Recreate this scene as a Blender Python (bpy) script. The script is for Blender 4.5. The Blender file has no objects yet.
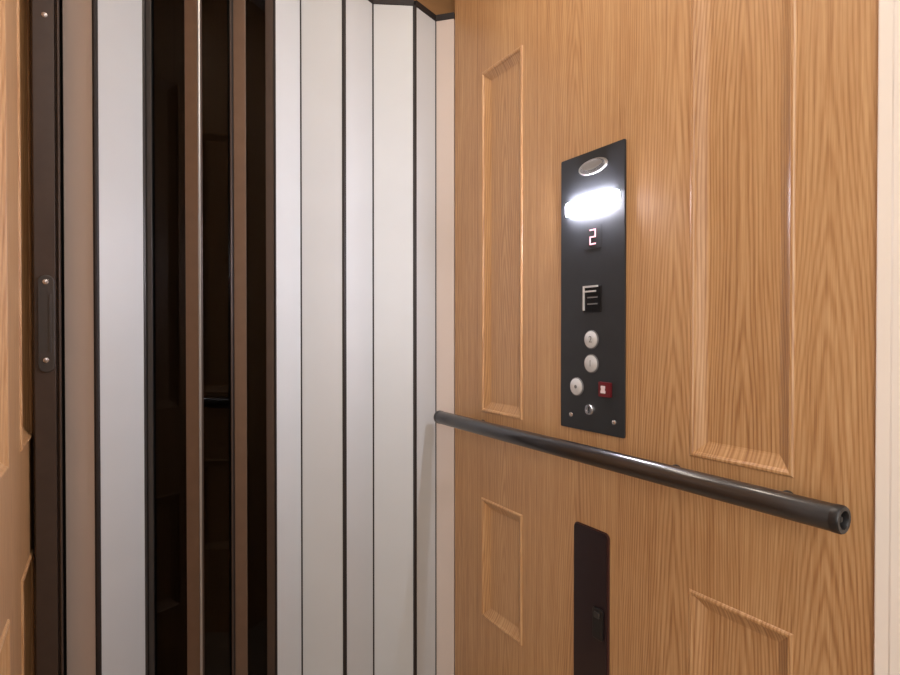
import bpy, bmesh, math, random
from mathutils import Vector, Matrix
random.seed(4)
scene = bpy.context.scene
col = scene.collection

# ------------------------------------------------------------------ camera, world, lights, exposure
YAW = math.atan(0.6080)
cam_data = bpy.data.cameras.new('camera')
cam_data.sensor_width = 36.0
cam_data.lens = 22.56
cam_data.clip_start = 0.02
cam = bpy.data.objects.new('camera', cam_data)
col.objects.link(cam)
cam.location = (0, 0, 1.10)
cam.rotation_euler = (math.radians(90 - 0.55), 0, -YAW)
scene.camera = cam

world = bpy.data.worlds.new('world')
scene.world = world
world.use_nodes = True
bg = world.node_tree.nodes['Background']
bg.inputs[0].default_value = (1.0, 0.93, 0.85, 1)
bg.inputs[1].default_value = 0.10

def area(name, loc, target, sx, sy, power, color):
    l = bpy.data.lights.new(name, 'AREA')
    l.shape = 'RECTANGLE'
    l.size, l.size_y, l.energy, l.color = sx, sy, power, color
    o = bpy.data.objects.new(name, l)
    col.objects.link(o)
    o.location = loc
    d = Vector(target) - Vector(loc)
    o.rotation_euler = d.to_track_quat('-Z', 'Y').to_euler()
    return o

area('hall_top_fill', (0.15, -0.75, 2.44), (0.25, -0.6, 0), 0.9, 0.9, 14, (1.0, 0.95, 0.93))  # added soft fill from behind the camera, not a known hall lamp
area('hall_side_fill', (-0.60, -0.95, 1.45), (0.9, 0.6, 1.15), 0.7, 1.5, 27, (1.0, 0.93, 0.87))  # added side fill, no window there; brightens near end of right wall

scene.view_settings.view_transform = 'Standard'
scene.view_settings.look = 'None'
scene.view_settings.exposure = 0.0
scene.view_settings.gamma = 1.0
scene.view_settings.use_curve_mapping = False

# ------------------------------------------------------------------ materials
def new_mat(name):
    m = bpy.data.materials.new(name)
    m.use_nodes = True
    nt = m.node_tree
    return m, nt, nt.nodes['Principled BSDF']

def plain(name, c, rough=0.5, metal=0.0, spec=0.5, var=0.04, emis=None, es=0.0, scale=30.0, coat=0.0):
    m, nt, b = new_mat(name)
    b.inputs['Roughness'].default_value = rough
    b.inputs['Metallic'].default_value = metal
    b.inputs['Specular IOR Level'].default_value = spec
    b.inputs['Coat Weight'].default_value = coat
    b.inputs['Coat Roughness'].default_value = 0.15
    tc = nt.nodes.new('ShaderNodeTexCoord')
    n = nt.nodes.new('ShaderNodeTexNoise')
    n.inputs['Scale'].default_value = scale
    n.inputs['Detail'].default_value = 4
    nt.links.new(tc.outputs['Object'], n.inputs['Vector'])
    r = nt.nodes.new('ShaderNodeValToRGB')
    r.color_ramp.elements[0].position = 0.3
    r.color_ramp.elements[1].position = 0.7
    r.color_ramp.elements[0].color = tuple(x * (1 - var) for x in c) + (1,)
    r.color_ramp.elements[1].color = tuple(min(1, x * (1 + var)) for x in c) + (1,)
    nt.links.new(n.outputs['Fac'], r.inputs['Fac'])
    nt.links.new(r.outputs['Color'], b.inputs['Base Color'])
    if emis:
        b.inputs['Emission Color'].default_value = emis + (1,)
        b.inputs['Emission Strength'].default_value = es
    return m

def math_node(nt, op, a, b=None, c=None):
    n = nt.nodes.new('ShaderNodeMath')
    n.operation = op
    for i, v in enumerate((a, b, c)):
        if v is None:
            continue
        if isinstance(v, (int, float)):
            n.inputs[i].default_value = v
        else:
            nt.links.new(v, n.inputs[i])
    return n.outputs[0]

def wood(name, seed=0.0, planks=True, dark=(0.29, 0.132, 0.048), mid=(0.455, 0.245, 0.100), light=(0.585, 0.36, 0.175),
         rough=0.48, coat=0.6, start=0.289, width=0.26):
    """oak veneer, grain along Z; y runs across the board"""
    m, nt, b = new_mat(name)
    L = nt.links
    tc = nt.nodes.new('ShaderNodeTexCoord')
    sp = nt.nodes.new('ShaderNodeSeparateXYZ')
    L.new(tc.outputs['Object'], sp.inputs[0])
    y, z = sp.outputs['Y'], sp.outputs['Z']
    pf = math_node(nt, 'DIVIDE', math_node(nt, 'SUBTRACT', y, start), width)
    pi = math_node(nt, 'FLOOR', pf)
    fr = math_node(nt, 'FRACT', pf)
    off = math_node(nt, 'MULTIPLY_ADD', pi, 3.7, seed)
    def noise(sy, sz, detail, rgh=0.55):
        cb = nt.nodes.new('ShaderNodeCombineXYZ')
        L.new(math_node(nt, 'MULTIPLY', y, sy), cb.inputs[0])
        L.new(math_node(nt, 'MULTIPLY', z, sz), cb.inputs[1])
        L.new(off, cb.inputs[2])
        n = nt.nodes.new('ShaderNodeTexNoise')
        n.inputs['Scale'].default_value = 1.0
        n.inputs['Detail'].default_value = detail
        n.inputs['Roughness'].default_value = rgh
        L.new(cb.outputs[0], n.inputs['Vector'])
        return n.outputs['Fac']
    big = noise(5.0, 1.1, 2.0, 0.45)
    warp = noise(60.0, 3.2, 2.0, 0.5)
    yc = math_node(nt, 'MULTIPLY', math_node(nt, 'SUBTRACT', fr, 0.5), width)
    ph = math_node(nt, 'MULTIPLY', math_node(nt, 'POWER', math_node(nt, 'ABSOLUTE', yc), 1.35), 330.0)
    ph = math_node(nt, 'MULTIPLY_ADD', z, 7.0, ph)
    ph = math_node(nt, 'MULTIPLY_ADD', big, 9.0, ph)
    ph = math_node(nt, 'MULTIPLY_ADD', warp, 1.5, ph)
    rings = math_node(nt, 'MULTIPLY_ADD', math_node(nt, 'SINE', math_node(nt, 'MULTIPLY', ph, 6.2832)), 0.5, 0.5)
    rings = math_node(nt, 'POWER', rings, 1.8)
    pores = noise(520.0, 14.0, 2.0, 0.6)
    fibre = noise(170.0, 2.5, 3.0, 0.6)
    tone = noise(4.0, 0.5, 1.0)
    f = math_node(nt, 'MULTIPLY', rings, math_node(nt, 'MULTIPLY_ADD', tone, 0.50, 0.02))
    f = math_node(nt, 'MULTIPLY_ADD', math_node(nt, 'SUBTRACT', fibre, 0.5), 0.75, f)
    f = math_node(nt, 'MULTIPLY_ADD', math_node(nt, 'SUBTRACT', pores, 0.5), 0.60, f)
    f = math_node(nt, 'MULTIPLY_ADD', math_node(nt, 'SUBTRACT', tone, 0.5), 0.25, f)
    f = math_node(nt, 'SUBTRACT', 0.66, f)
    if planks:
        edge = math_node(nt, 'COMPARE', fr, 0.0, 0.012)
        f = math_node(nt, 'MULTIPLY_ADD', edge, -0.22, f)
    r = nt.nodes.new('ShaderNodeValToRGB')
    e = r.color_ramp.elements
    e[0].position, e[0].color = 0.14, dark + (1,)
    e[1].position, e[1].color = 0.86, light + (1,)
    k = e.new(0.5)
    k.color = mid + (1,)
    L.new(f, r.inputs['Fac'])
    L.new(r.outputs['Color'], b.inputs['Base Color'])
    bump = nt.nodes.new('ShaderNodeBump')
    bump.inputs['Strength'].default_value = 0.10
    bump.inputs['Distance'].default_value = 0.001
    L.new(f, bump.inputs['Height'])
    L.new(bump.outputs['Normal'], b.inputs['Normal'])
    b.inputs['Roughness'].default_value = rough
    b.inputs['Coat Weight'].default_value = coat
    b.inputs['Coat Roughness'].default_value = 0.38
    return m

M = {}
M['oak'] = wood('oak_veneer')
M['oak_panel'] = wood('oak_panel_veneer', seed=11.3, planks=False, start=0.554 - 0.33175, width=0.6635)
M['oak_header'] = wood('oak_header_veneer', seed=5.1, planks=False)
M['white'] = plain('white_laminate', (0.525, 0.55, 0.555), 0.42, var=0.015, scale=8)
M['taupe'] = plain('taupe_cover', (0.56, 0.485, 0.430), 0.45, var=0.02, scale=8)
M['hinge'] = plain('dark_vinyl_hinge', (0.014, 0.010, 0.009), 0.6)
M['bronze'] = plain('bronze_anodised', (0.17, 0.115, 0.080), 0.32, metal=0.3, var=0.06)
M['dark_bronze'] = plain('dark_bronze_anodised', (0.055, 0.036, 0.026), 0.42, metal=0.1, var=0.08)
M['satin'] = plain('satin_aluminium', (0.55, 0.53, 0.50), 0.32, metal=0.9)
M['rail'] = plain('rail_black_bronze', (0.010, 0.008, 0.008), 0.30, var=0.08, coat=1.0)
M['rail_dark'] = plain('rail_black_plastic', (0.012, 0.011, 0.011), 0.35)
M['plate'] = plain('black_brushed_plate', (0.026, 0.028, 0.031), 0.45, metal=0.2, var=0.05)
M['lamp'] = plain('lamp_diffuser', (0.9, 0.9, 0.9), 0.4, emis=(0.90, 0.88, 1.0), es=540.0)
M['button'] = plain('grey_button', (0.58, 0.59, 0.59), 0.40, metal=0.1)
M['chrome'] = plain('chrome', (0.75, 0.75, 0.77), 0.22, metal=1.0)
M['mark'] = plain('engraved_mark', (0.16, 0.16, 0.165), 0.5)
M['black'] = plain('gloss_black', (0.008, 0.008, 0.009), 0.15)
M['red'] = plain('red_plastic', (0.13, 0.008, 0.012), 0.35)
M['pale'] = plain('white_print', (0.80, 0.70, 0.72), 0.5)
M['digit'] = plain('red_led', (0.9, 0.5, 0.55), 0.4, emis=(1.0, 0.32, 0.38), es=1.1)
M['phone'] = plain('dark_phone_box', (0.020, 0.010, 0.011), 0.30, var=0.05)
M['phone_rim'] = plain('phone_box_rim', (0.06, 0.022, 0.018), 0.4)
M['trim'] = plain('cream_paint', (0.86, 0.79, 0.71), 0.5, var=0.015, scale=6)
M['wall_paint'] = plain('hall_paint', (0.62, 0.56, 0.50), 0.7, var=0.03, scale=4)
M['ceiling'] = plain('ceiling_white', (0.75, 0.73, 0.70), 0.7, var=0.02, scale=4)
M['floor'] = plain('floor_vinyl', (0.34, 0.25, 0.17), 0.45, var=0.15, scale=14)
M['shaft'] = plain('hoistway_dark', (0.012, 0.010, 0.010), 0.7, var=0.2)
M['steel_dark'] = plain('dark_plate', (0.085, 0.080, 0.076), 0.30, metal=0.6)
M['screw'] = plain('screw_steel', (0.62, 0.58, 0.56), 0.25, metal=0.9)
M['added_downlight'] = plain('added_downlight_lens', (0.9, 0.9, 0.9), 0.4, emis=(1.0, 0.88, 0.74), es=32.0)

def acrylic():
    m, nt, b = new_mat('smoked_acrylic')
    b.inputs['Base Color'].default_value = (0.018, 0.016, 0.016, 1)
    b.inputs['Roughness'].default_value = 0.03
    b.inputs['Transmission Weight'].default_value = 1.0
    b.inputs['IOR'].default_value = 1.32
    tc = nt.nodes.new('ShaderNodeTexCoord')
    n = nt.nodes.new('ShaderNodeTexNoise')
    n.inputs['Scale'].default_value = 3.0
    nt.links.new(tc.outputs['Object'], n.inputs['Vector'])
    bp = nt.nodes.new('ShaderNodeBump')
    bp.inputs['Strength'].default_value = 0.02
    bp.inputs['Distance'].default_value = 0.002
    nt.links.new(n.outputs['Fac'], bp.inputs['Height'])
    nt.links.new(bp.outputs['Normal'], b.inputs['Normal'])
    return m
M['acrylic'] = acrylic()

# ------------------------------------------------------------------ mesh helpers
def obj(name, bm, mat, parent=None, smooth=False, bevel=0.0):
    bmesh.ops.recalc_face_normals(bm, faces=bm.faces)
    me = bpy.data.meshes.new(name)
    bm.to_mesh(me)
    bm.free()
    me.materials.append(mat)
    if smooth:
        for p in me.polygons:
            p.use_smooth = True
    o = bpy.data.objects.new(name, me)
    col.objects.link(o)
    if parent is not None:
        o.parent = parent
        o.matrix_parent_inverse = Matrix.Translation(-parent_origin(parent))
    if bevel:
        md = o.modifiers.new('bevel', 'BEVEL')
        md.width, md.segments, md.limit_method = bevel, 2, 'ANGLE'
    if smooth:
        md = o.modifiers.new('edges', 'EDGE_SPLIT')
        md.split_angle = math.radians(40)
    return o

def parent_origin(p):
    # meshes are written in world coordinates; a part already sits at the world origin
    return Vector(p.location) if p.parent is None else Vector((0, 0, 0))

def thing(name, label, cat, loc):
    o = bpy.data.objects.new(name, None)
    col.objects.link(o)
    o.location = loc
    o.empty_display_size = 0.05
    o['label'], o['category'] = label, cat
    return o

def struct(name, bm, mat, parent=None, **k):
    o = obj(name, bm, mat, parent, **k)
    if parent is None:
        o['kind'] = 'structure'
    return o

def box(bm, x0, x1, y0, y1, z0, z1):
    vs = [bm.verts.new((x, y, z)) for x in (x0, x1) for y in (y0, y1) for z in (z0, z1)]
    for f in ((0, 1, 3, 2), (4, 6, 7, 5), (0, 4, 5, 1), (2, 3, 7, 6), (0, 2, 6, 4), (1, 5, 7, 3)):
        bm.faces.new([vs[i] for i in f])

def obox(bm, c, ax, ay, az, hx, hy, hz):
    """box with its own axes"""
    c, ax, ay, az = map(Vector, (c, ax, ay, az))
    vs = [bm.verts.new(c + ax * hx * i + ay * hy * j + az * hz * k) for i in (-1, 1) for j in (-1, 1) for k in (-1, 1)]
    for f in ((0, 1, 3, 2), (4, 6, 7, 5), (0, 4, 5, 1), (2, 3, 7, 6), (0, 2, 6, 4), (1, 5, 7, 3)):
        bm.faces.new([vs[i] for i in f])

def prism(bm, pts, lo, hi, axis):
    """extrude closed 2D outline: axis 'x' (pts are y,z) or 'z' (pts are x,y)"""
    def P(p, h):
        return (h, p[0], p[1]) if axis == 'x' else (p[0], p[1], h)
    a = [bm.verts.new(P(p, lo)) for p in pts]
    b = [bm.verts.new(P(p, hi)) for p in pts]
    n = len(pts)
    for i in range(n):
        bm.faces.new((a[i], a[(i + 1) % n], b[(i + 1) % n], b[i]))
    bm.faces.new(a[::-1])
    bm.faces.new(b)

def lathe(bm, prof, origin, axis, seg=32):
    """prof: list of (radius, distance along axis); closed at both ends if radius 0"""
    axis = Vector(axis).normalized()
    u = axis.orthogonal().normalized()
    w = axis.cross(u)
    o = Vector(origin)
    rings = []
    for r, h in prof:
        if r <= 1e-7:
            rings.append([bm.verts.new(o + axis * h)])
        else:
            rings.append([bm.verts.new(o + axis * h + (u * math.cos(2 * math.pi * i / seg) + w * math.sin(2 * math.pi * i / seg)) * r) for i in range(seg)])
    for a, b in zip(rings, rings[1:]):
        for i in range(seg):
            j = (i + 1) % seg
            if len(a) == 1 and len(b) == 1:
                continue
            if len(a) == 1:
                bm.faces.new((a[0], b[i], b[j]))
            elif len(b) == 1:
                bm.faces.new((a[i], a[j], b[0]))
            else:
                bm.faces.new((a[i], a[j], b[j], b[i]))

def ellipse(cy, cz, ry, rz, n=40):
    return [(cy + ry * math.cos(2 * math.pi * i / n), cz + rz * math.sin(2 * math.pi * i / n)) for i in range(n)]

def rrect(y0, y1, z0, z1, r, n=6, corners=(1, 1, 1, 1)):
    pts = []
    for (cy, cz, a0), on in zip(((y1 - r, z1 - r, 0), (y0 + r, z1 - r, 90), (y0 + r, z0 + r, 180), (y1 - r, z0 + r, 270)), corners):
        if not on:
            pts.append({0: (y1, z1), 90: (y0, z1), 180: (y0, z0), 270: (y1, z0)}[a0])
            continue
        for i in range(n + 1):
            a = math.radians(a0 + 90 * i / n)
            pts.append((cy + r * math.cos(a), cz + r * math.sin(a)))
    return pts

def text_bm(s, size, depth, mat4):
    cu = bpy.data.curves.new('glyph', 'FONT')
    cu.body, cu.size, cu.extrude = s, size, depth
    cu.align_x, cu.align_y = 'CENTER', 'CENTER'
    t = bpy.data.objects.new('glyph', cu)
    col.objects.link(t)
    bpy.context.view_layer.update()
    me = bpy.data.meshes.new_from_object(t.evaluated_get(bpy.context.evaluated_depsgraph_get()))
    bm = bmesh.new()
    bm.from_mesh(me)
    bm.transform(mat4)
    bpy.data.objects.remove(t)
    bpy.data.curves.remove(cu)
    bpy.data.meshes.remove(me)
    return bm

# ------------------------------------------------------------------ dimensions of the cab (metres)
XR, XL = 0.90, -0.14           # side walls
Y_NEAR, Y_FAR = 0.356, 1.452   # right wall, from the doorway to the gate
ZC = 2.32
ROWS = ((0.30, 0.635), (0.876, 1.825))
RCOLS = ((0.463, 0.645), (1.126, 1.309))
LCOLS = ((0.965, 1.150), (1.315, 1.498))

def panelled_wall(name, x, sx, y0, y1, z0, z1, cols, label_mat, panel_mat):
    """sx: +1 when the wall body lies towards +x. Front skin with openings, solid back and edges, four moulded panels as children."""
    bm = bmesh.new()
    ys = sorted({y0, y1, *[v for c in cols for v in c]})
    zs = sorted({z0, z1, *[v for c in ROWS for v in c]})
    vs = {(y, z): bm.verts.new((x, y, z)) for y in ys for z in zs}
    for a, b in zip(ys, ys[1:]):
        for c, d in zip(zs, zs[1:]):
            if (a, b) in cols and (c, d) in ROWS:
                continue
            bm.faces.new((vs[a, c], vs[b, c], vs[b, d], vs[a, d]))
    xb = x + sx * 0.035
    q = [bm.verts.new((xb, y, z)) for y, z in ((y0, z0), (y1, z0), (y1, z1), (y0, z1))]
    bm.faces.new(q)
    bot = [vs[y, z0] for y in ys]; top = [vs[y, z1] for y in ys]
    lef = [vs[y0, z] for z in zs]; rig = [vs[y1, z] for z in zs]
    bm.faces.new(bot + [q[1], q[0]]); bm.faces.new(top + [q[2], q[3]])
    bm.faces.new(lef + [q[3], q[0]]); bm.faces.new(rig + [q[2], q[1]])
    w = struct(name, bm, label_mat)
    prof = ((0, 0), (0.0008, 0.0018), (0.0030, 0.0036), (0.0065, 0.0036), (0.0090, 0.0018), (0.0105, -0.0012), (0.0150, -0.0040), (0.0220, -0.0085), (0.0270, -0.0112), (0.0300, -0.0122))
    for c in cols:
        for r in ROWS:
            bm = bmesh.new()
            rings = []
            for ins, h in prof:
                X = x - sx * h
                rings.append([bm.verts.new((X, yy, zz)) for yy, zz in ((c[0] + ins, r[0] + ins), (c[1] - ins, r[0] + ins), (c[1] - ins, r[1] - ins), (c[0] + ins, r[1] - ins))])
            for a, b in zip(rings, rings[1:]):
                for i in range(4):
                    bm.faces.new((a[i], a[(i + 1) % 4], b[(i + 1) % 4], b[i]))
            bm.faces.new(rings[-1])
            p = obj('moulded_panel', bm, panel_mat, w)
    return w

# ------------------------------------------------------------------ structure
panelled_wall('wall_right', XR, 1, Y_NEAR, Y_FAR, 0.0, ZC, RCOLS, M['oak'], M['oak_panel'])
panelled_wall('wall_left', XL, -1, 0.30, 1.62, 0.0, ZC, LCOLS, M['oak'], M['oak_panel'])

bm = bmesh.new(); box(bm, -0.30, 1.10, 1.60, 1.64, 2.02, ZC)
struct('wall_header', bm, M['oak_header'])
bm = bmesh.new(); box(bm, -0.60, 1.40, 1.80, 1.84, 0.0, ZC)
struct('wall_back', bm, M['shaft'])
bm = bmesh.new(); box(bm, -1.30, 2.10, -1.90, 1.84, -0.06, 0.0)
struct('floor', bm, M['floor'])
bm = bmesh.new(); box(bm, -0.60, 1.40, 0.12, 1.84, ZC, ZC + 0.05)
struct('ceiling', bm, M['ceiling'])
bm = bmesh.new(); box(bm, -1.30, 2.10, -1.95, 0.12, 2.50, 2.56)
struct('ceiling_hall', bm, M['ceiling'])
bm = bmesh.new(); box(bm, -1.35, 2.15, -1.96, -1.90, 0.0, 2.50)
struct('wall_hall', bm, M['wall_paint'])
# cream jamb beside the right wall: a stepped moulding
bm = bmesh.new()
prism(bm, [(0.960, 0.354), (0.893, 0.354), (0.891, 0.352), (0.891, 0.337), (0.8895, 0.334), (0.8895, 0.20), (0.960, 0.20)], 0.0, ZC, 'z')
struct('trim_1', bm, M['trim'])
bm = bmesh.new(); box(bm, -0.20, -0.134, 0.16, 0.298, 0.0, ZC)
struct('trim_2', bm, M['trim'])

# unseen downlights, added in the cab ceiling for the streak on the handrail
for x, y, lab in ((0.22, 0.80, 'round white fill lamp added unseen in the cab ceiling, nearer the left wood wall'),
                  (0.62, 0.48, 'round white fill lamp added unseen in the cab ceiling above the doorway end of the handrail'),
                  (0.62, 0.92, 'round white fill lamp added unseen in the cab ceiling above the middle of the handrail')):
    t = thing('added_downlight', lab, 'added ceiling light', (x, y, ZC))
    t['group'] = 'fill lamps added in the cab ceiling'
    bm = bmesh.new(); lathe(bm, ((0.076, 0), (0.094, 0), (0.094, -0.004), (0.089, -0.007), (0.076, -0.007), (0.076, 0)), (x, y, ZC), (0, 0, 1), 40)
    obj('ring', bm, M['trim'], t, True)
    bm = bmesh.new(); lathe(bm, ((0, -0.004), (0.075, -0.004), (0.075, -0.001), (0, -0.001)), (x, y, ZC), (0, 0, 1), 40)
    obj('lens', bm, M['added_downlight'], t)

# ------------------------------------------------------------------ accordion gate
NODES = [(0.9015, 1.4545, 'end'), (0.8595, 1.500, 'V'), (0.7669, 1.460, 'R'), (0.6585, 1.515, 'V'), (0.5510, 1.460, 'R'), (0.4481, 1.515, 'V'),
         (0.3660, 1.460, 'R'), (0.2725, 1.506, 'V'), (0.1895, 1.460, 'R'), (0.0810, 1.530, 'V'), (-0.0195, 1.460, 'R'), (-0.0815, 1.488, 'end')]
ZB, ZT = 0.015, 2.045
gate = thing('accordion_gate', 'white folding accordion gate with dark hinges and smoked acrylic panels in the middle', 'gate', (0.40, 1.49, 0.0))
TH = 0.0035
for i in range(len(NODES) - 1):
    a = Vector((NODES[i][0], NODES[i][1], 0)); b = Vector((NODES[i + 1][0], NODES[i + 1][1], 0))
    d = (b - a).normalized(); n = Vector((d.y, -d.x, 0))
    if n.y > 0:
        n = -n
    Lh = (b - a).length
    up = Vector((0, 0, 1))
    mid_z, hz = (ZB + ZT) / 2, (ZT - ZB) / 2
    dark_pane = i in (6, 7, 8)
    cover = i in (0, 10)
    # panels: profile with folded edges, in the local frame (s along d, t along n)
    def prof_panel(s0, s1, mat, name, parent, t0=-TH, t1=TH, fold=0.0, z0=ZB, z1=ZT, bev=0.0012):
        bm = bmesh.new()
        pts = [(s0, t0), (s1, t0), (s1, t1), (s0, t1)]
        if fold:
            pts = [(s0, t0 - fold), (s0 + 0.006, t0 - fold), (s0 + 0.006, t0), (s1 - 0.006, t0), (s1 - 0.006, t0 - fold), (s1, t0 - fold), (s1, t1), (s0, t1)]
        w = [a + d * s + n * t for s, t in pts]
        prism(bm, [(v.x, v.y) for v in w], z0, z1, 'z')
        return obj(name, bm, mat, parent, bevel=bev)
    g0, g1 = (0.0015 if i in (0, 6, 8) else 0.0040), (0.0015 if i in (5, 7) else 0.0040)
    if dark_pane:
        p = prof_panel(g0 + 0.002, Lh - g1 - 0.002, M['acrylic'], 'acrylic_panel', gate, -0.002, 0.002, bev=0.0)
        fr = {6: (0.020, 'dark_bronze', 0.030, 'bronze'), 7: (0.005, 'dark_bronze', 0.004, 'dark_bronze'), 8: (0.031, 'bronze', 0.012, 'steel_dark')}[i]
        e = prof_panel(g0, g0 + fr[0], M[fr[1]], 'edge_strip', p, -0.0045, 0.0045)
        e = prof_panel(Lh - g1 - fr[2], Lh - g1, M[fr[3]], 'edge_strip', p, -0.0045, 0.0045)
    elif cover:
        p = prof_panel(g0, Lh - g1, M['taupe'], 'cover_strip', gate, fold=0.004)
    else:
        p = prof_panel(g0, Lh - g1, M['white'], 'panel', gate, fold=0.004)
        if i == 9:
            prof_panel(g0, g0 + 0.007, M['steel_dark'], 'edge_strip', p, -0.0045, 0.0045)
    # dark cap along the top and foot of each panel
    prof_panel(0.001, Lh - 0.001, M['hinge'], 'top_cap', gate, -0.0075, 0.0062, z0=ZT, z1=ZT + 0.018)
    prof_panel(0.001, Lh - 0.001, M['hinge'], 'bottom_cap', gate, -0.0075, 0.0062, z0=ZB - 0.008, z1=ZB)
for x, y, k in NODES[1:-1]:
    bm = bmesh.new()
    if k == 'R':
        w = 0.55 if 0.15 < x < 0.40 else 1.0
        prism(bm, [(x - 0.0066 * w, y + 0.004), (x - 0.0050 * w, y - 0.0040), (x - 0.0020 * w, y - 0.0062), (x + 0.0020 * w, y - 0.0062), (x + 0.0050 * w, y - 0.0040), (x + 0.0066 * w, y + 0.004), (x, y + 0.009)], ZB, ZT, 'z')
    else:
        lathe(bm, ((0, ZB), (0.0040, ZB), (0.0040, ZT), (0, ZT)), (x, y, 0), (0, 0, 1), 10)
    m = M['hinge']
    if abs(x - 0.1895) < 0.001:
        m = M['satin']  # pale metal here paints in the highlight along the strip's edge
    obj('hinge_strip', bm, m, gate)

# ------------------------------------------------------------------ dark latch post on the left
post = thing('latch_post', 'dark bronze vertical post with an oblong latch plate, beside the left wood wall', 'post', (-0.105, 1.49, 0))
bm = bmesh.new()
prism(bm, [(-0.1345, 1.56), (-0.1345, 1.468), (-0.1295, 1.452), (-0.0925, 1.452), (-0.0915, 1.458), (-0.0890, 1.458), (-0.0875, 1.450), (-0.0845, 1.450), (-0.0845, 1.46), (-0.0845, 1.502), (-0.0990, 1.502), (-0.0990, 1.56)], 0.0, 2.06, 'z')
obj('post_body', bm, M['dark_bronze'], post, bevel=0.0012)
cx = -0.1085
bm = bmesh.new()
pts = []
for i in range(13):
    t = math.pi * i / 12
    pts.append((cx + 0.0145 * math.cos(t), 1.205 + 0.0145 * math.sin(t)))
for i in range(13):
    t = math.pi + math.pi * i / 12
    pts.append((cx + 0.0145 * math.cos(t), 1.030 + 0.0145 * math.sin(t)))
va = [bm.verts.new((p[0], 1.452, p[1])) for p in pts]
vb = [bm.verts.new((p[0], 1.4475, p[1])) for p in pts]
for i in range(len(pts)):
    j = (i + 1) % len(pts)
    bm.faces.new((va[i], va[j], vb[j], vb[i]))
bm.faces.new(va[::-1]); bm.faces.new(vb)
pl = obj('latch_plate', bm, M['steel_dark'], post, bevel=0.0015)
for z in (1.205, 1.041):
    bm = bmesh.new(); lathe(bm, ((0.0058, 0), (0.0052, 0.0018), (0.003, 0.0030), (0, 0.0032)), (cx - 0.001, 1.4475, z), (0, -1, 0), 20)
    obj('screw', bm, M['screw'], pl, True)
bm = bmesh.new()
obox(bm, (cx + 0.0065, 1.4468, 1.118), (1, 0, 0), (0, 1, 0), (0, 0, 1), 0.0022, 0.0012, 0.062)
obj('latch_bar', bm, M['steel_dark'], pl, bevel=0.0008)
bm = bmesh.new(); lathe(bm, ((0.006, 0), (0.0054, 0.0018), (0.003, 0.0030), (0, 0.0032)), (cx, 1.452, 1.762), (0, -1, 0), 20)
obj('screw', bm, M['screw'], post, True)

# ------------------------------------------------------------------ handrail
XH, ZH, RH = 0.835, 0.850, 0.0188
YH0, YH1 = 0.374, 1.428
rail = thing('handrail', 'dark round handrail mounted across the right wood wall', 'handrail', (XH, 0.90, ZH))
bm = bmesh.new()
lathe(bm, ((RH * 0.75, YH0), (RH * 0.96, YH0), (RH, YH0 + 0.001), (RH, YH1), (RH * 0.75, YH1)), (XH, 0, ZH), (0, 1, 0), 48)
obj('rail_tube', bm, M['rail'], rail, True)
for y, s in ((YH0, -1), (YH1, 1)):
    bm = bmesh.new()
    c = RH * 1.03
    lathe(bm, ((RH * 0.7, -0.003), (c, -0.003), (c, 0.006), (c * 0.92, 0.0085), (c * 0.66, 0.0085), (c * 0.60, 0.006), (c * 0.56, 0.000), (c * 0.22, 0.000), (c * 0.20, 0.005), (0, 0.006)), (XH, y, ZH), (0, s, 0), 40)
    obj('end_cap', bm, M['rail_dark'], rail, True)
for y in (0.472, 0.672, 1.30):
    bm = bmesh.new()
    lathe(bm, ((0, 0), (0.0120, 0), (0.0120, 0.003), (0.011, 0.004), (0.0095, 0.005), (0.0085, XR - XH - 0.012), (0, XR - XH - 0.012)), (XR, y, ZH - 0.007), (-1, 0, 0), 28)
    obj('bracket', bm, M['rail_dark'], rail, True)

# ------------------------------------------------------------------ control panel on the right wall
XP = 0.8945                    # front face of its plate
def at(px, py, X=XP):          # a spot on the plate as (y, z)
    return X * (775.0 / (px - 105.0) - 0.612), 1.10 + X * 1.172 * (332.0 - py) / (px - 105.0)

cop = thing('control_panel', 'tall black lift control panel with a lit white lamp strip and round buttons', 'control panel', (XP, 0.885, 0.885))
bm = bmesh.new()
prism(bm, rrect(0.792, 0.979, 0.884, 1.491, 0.003, 3), XP, XR - 0.0005, 'x')
obj('face_plate', bm, M['plate'], cop, bevel=0.0012)

y, z = at(591, 167)
bm = bmesh.new()
prism(bm, ellipse(y, z, 0.042, 0.0165, 48), XP - 0.0025, XP, 'x')
badge = obj('oval_badge', bm, M['satin'], cop, bevel=0.0012)
bm = bmesh.new()
n = 24
for r0, r1 in ((0.86, 0.72),):
    o1 = ellipse(y, z, 0.042 * r0, 0.0165 * r0, 48); o2 = ellipse(y + 0.002, z + 0.0035, 0.042 * r1, 0.0165 * r1 * 0.8, 48)
    a = [bm.verts.new((XP - 0.0035, p[0], p[1])) for p in o1]; b = [bm.verts.new((XP - 0.0035, p[0], p[1])) for p in o2]
    c = [bm.verts.new((XP - 0.0020, p[0], p[1])) for p in o1]; d = [bm.verts.new((XP - 0.0020, p[0], p[1])) for p in o2]
    for i in range(48):
        j = (i + 1) % 48
        bm.faces.new((a[i], a[j], b[j], b[i])); bm.faces.new((a[i], c[i], c[j], a[j])); bm.faces.new((b[i], b[j], d[j], d[i])); bm.faces.new((c[i], d[i], d[j], c[j]))
obj('badge_ring', bm, M['chrome'], badge)

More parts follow.
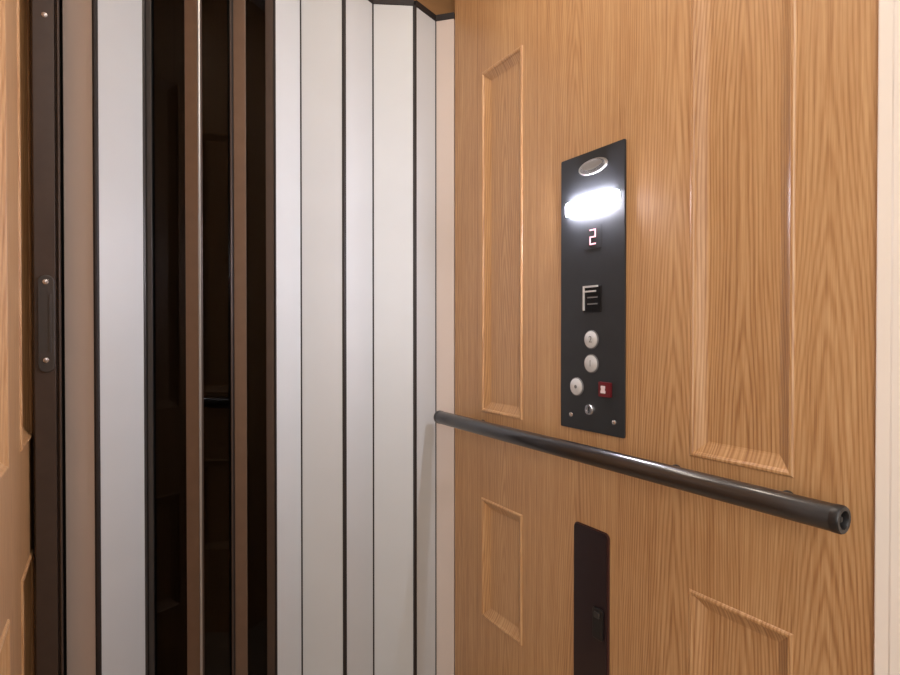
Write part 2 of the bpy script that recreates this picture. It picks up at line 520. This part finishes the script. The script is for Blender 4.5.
y, z = at(594, 203)
LAMP_Z = z
bm = bmesh.new()
o1 = rrect(0.806, 0.964, z - 0.0150, z + 0.0150, 0.0070, 5)
o2 = rrect(0.832, 0.940, z - 0.0140, z + 0.0140, 0.0060, 5)
va = [bm.verts.new((XP, p[0], p[1])) for p in o1]; vb = [bm.verts.new((XP - 0.009, p[0], p[1])) for p in o2]
for i in range(len(va)):
    bm.faces.new((va[i], va[(i + 1) % len(va)], vb[(i + 1) % len(va)], vb[i]))
bm.faces.new(vb); bm.faces.new(va[::-1])
obj('lamp_strip', bm, M['lamp'], cop, bevel=0.001)

# display digit, built from seven-segment bars
y, z = at(591, 237)
bm = bmesh.new()
prism(bm, rrect(y - 0.024, y + 0.024, z - 0.025, z + 0.025, 0.002, 3), XP - 0.0006, XP, 'x')
disp = obj('display_window', bm, M['plate'], cop)
bm = bmesh.new()
w, h, t = 0.0088, 0.0165, 0.0026
for ya, yb, za, zb in ((-w, w, h - t, h), (-w, -w + t, 0, h), (-w, w, -t / 2, t / 2), (w - t, w, -h, 0), (-w, w, -h, -h + t)):
    box(bm, XP - 0.0014, XP - 0.0004, y + ya, y + yb, z + za, z + zb)
obj('display_digit', bm, M['digit'], disp)

# framed black square with bars
y, z = at(591, 299)
bm = bmesh.new(); prism(bm, rrect(y - 0.026, y + 0.026, z - 0.029, z + 0.029, 0.003, 3), XP - 0.0025, XP, 'x')
sq = obj('intercom_grille', bm, M['black'], cop, bevel=0.001)
bm = bmesh.new()
box(bm, XP - 0.0040, XP - 0.0020, y + 0.0215, y + 0.0265, z - 0.024, z + 0.029)
box(bm, XP - 0.0040, XP - 0.0020, y - 0.018, y + 0.0215, z + 0.0250, z + 0.029)
box(bm, XP - 0.0040, XP - 0.0020, y - 0.012, y + 0.0215, z + 0.0150, z + 0.0185)
obj('grille_frame', bm, M['button'], sq)
bm = bmesh.new()
for dz in (0.0035, -0.0105):
    box(bm, XP - 0.0036, XP - 0.0020, y - 0.016, y + 0.013, z + dz - 0.0014, z + dz + 0.0014)
obj('grille_bar', bm, M['mark'], sq)

# round buttons
TM = Matrix(((0, 0, -1, 0), (-1, 0, 0, 0), (0, 1, 0, 0), (0, 0, 0, 1)))      # text plane onto the wall, read from -X
for px, py, g, lab in ((590, 339.5, '2', 'upper grey round button'), (590, 363.5, '1', 'middle grey round button'), (575.5, 386.5, None, 'lower left grey round button')):
    y, z = at(px, py)
    R = 0.0190
    bm = bmesh.new(); lathe(bm, ((R + 0.0016, 0), (R + 0.0016, 0.0020), (R, 0.0026), (R - 0.001, 0.0014)), (XP, y, z), (-1, 0, 0), 40)
    ring = obj('button', bm, M['mark'], cop, True)
    bm = bmesh.new(); lathe(bm, ((R - 0.0008, 0), (R - 0.0008, 0.0034), (R - 0.002, 0.0042), (0, 0.0046)), (XP, y, z), (-1, 0, 0), 40)
    obj('button_cap', bm, M['button'], ring, True)
    xg = XP - 0.0047
    if g:
        bm = text_bm(g, 0.020, 0.0003, Matrix.Translation((xg, y, z)) @ TM)
    else:
        bm = bmesh.new(); lathe(bm, ((0, 0), (0.0040, 0), (0.0040, 0.0006), (0, 0.0006)), (xg + 0.0003, y, z), (-1, 0, 0), 24)
    obj('button_mark', bm, M['mark'], ring)

# red square button
y, z = at(604.5, 389.5)
bm = bmesh.new(); prism(bm, rrect(y - 0.0165, y + 0.0165, z - 0.0155, z + 0.0155, 0.002, 3), XP - 0.006, XP, 'x')
rb = obj('red_button', bm, M['red'], cop, bevel=0.0012)
bm = bmesh.new()
for dz, hw in ((0.0050, 0.0060), (0.0, 0.0052), (-0.0050, 0.0068)):
    prism(bm, rrect(y + 0.003 - hw, y + 0.003 + hw, z + dz - 0.0028, z + dz + 0.0028, 0.001, 2), XP - 0.0068, XP - 0.0058, 'x')
obj('red_button_mark', bm, M['pale'], rb)

# key switch
y, z = at(589, 409.5)
bm = bmesh.new(); lathe(bm, ((0.0125, 0), (0.0125, 0.004), (0.0105, 0.007), (0.0055, 0.007), (0.005, 0.006), (0, 0.006)), (XP, y, z), (-1, 0, 0), 32)
ks = obj('key_switch', bm, M['chrome'], cop, True)
bm = bmesh.new(); box(bm, XP - 0.0074, XP - 0.0055, y - 0.0014, y + 0.0014, z - 0.0062, z + 0.0062)
obj('key_slot', bm, M['black'], ks)
for px, py in ((569.5, 414.5), (612.5, 422.5)):
    y, z = at(px, py)
    bm = bmesh.new(); lathe(bm, ((0.0056, 0), (0.0050, 0.0014), (0.0022, 0.0024), (0.0018, 0.0012), (0, 0.0012)), (XP, y, z), (-1, 0, 0), 20)
    obj('screw', bm, M['screw'], cop, True)

# ------------------------------------------------------------------ telephone cabinet below the rail
ph = thing('telephone_cabinet', 'narrow dark telephone cabinet with rounded top corners, in the right wall below the handrail', 'cabinet', (XR, 0.885, 0.27))
bm = bmesh.new()
prism(bm, rrect(0.833, 0.937, 0.268, 0.676, 0.012, 6), XR - 0.0035, XR - 0.0004, 'x')
obj('cabinet_frame', bm, M['phone_rim'], ph, bevel=0.001)
bm = bmesh.new()
prism(bm, rrect(0.8375, 0.9345, 0.273, 0.6735, 0.010, 6), XR - 0.0065, XR - 0.0030, 'x')
door = obj('cabinet_door', bm, M['phone'], ph, bevel=0.001)
bm = bmesh.new()
prism(bm, rrect(0.8440, 0.8720, 0.445, 0.512, 0.005, 4), XR - 0.0120, XR - 0.0060, 'x')
lt = obj('latch', bm, M['rail_dark'], door, bevel=0.0015)
bm = bmesh.new()
prism(bm, rrect(0.850, 0.866, 0.492, 0.504, 0.003, 3), XR - 0.0150, XR - 0.0115, 'x')
obj('latch_knob', bm, M['steel_dark'], lt, bevel=0.001)
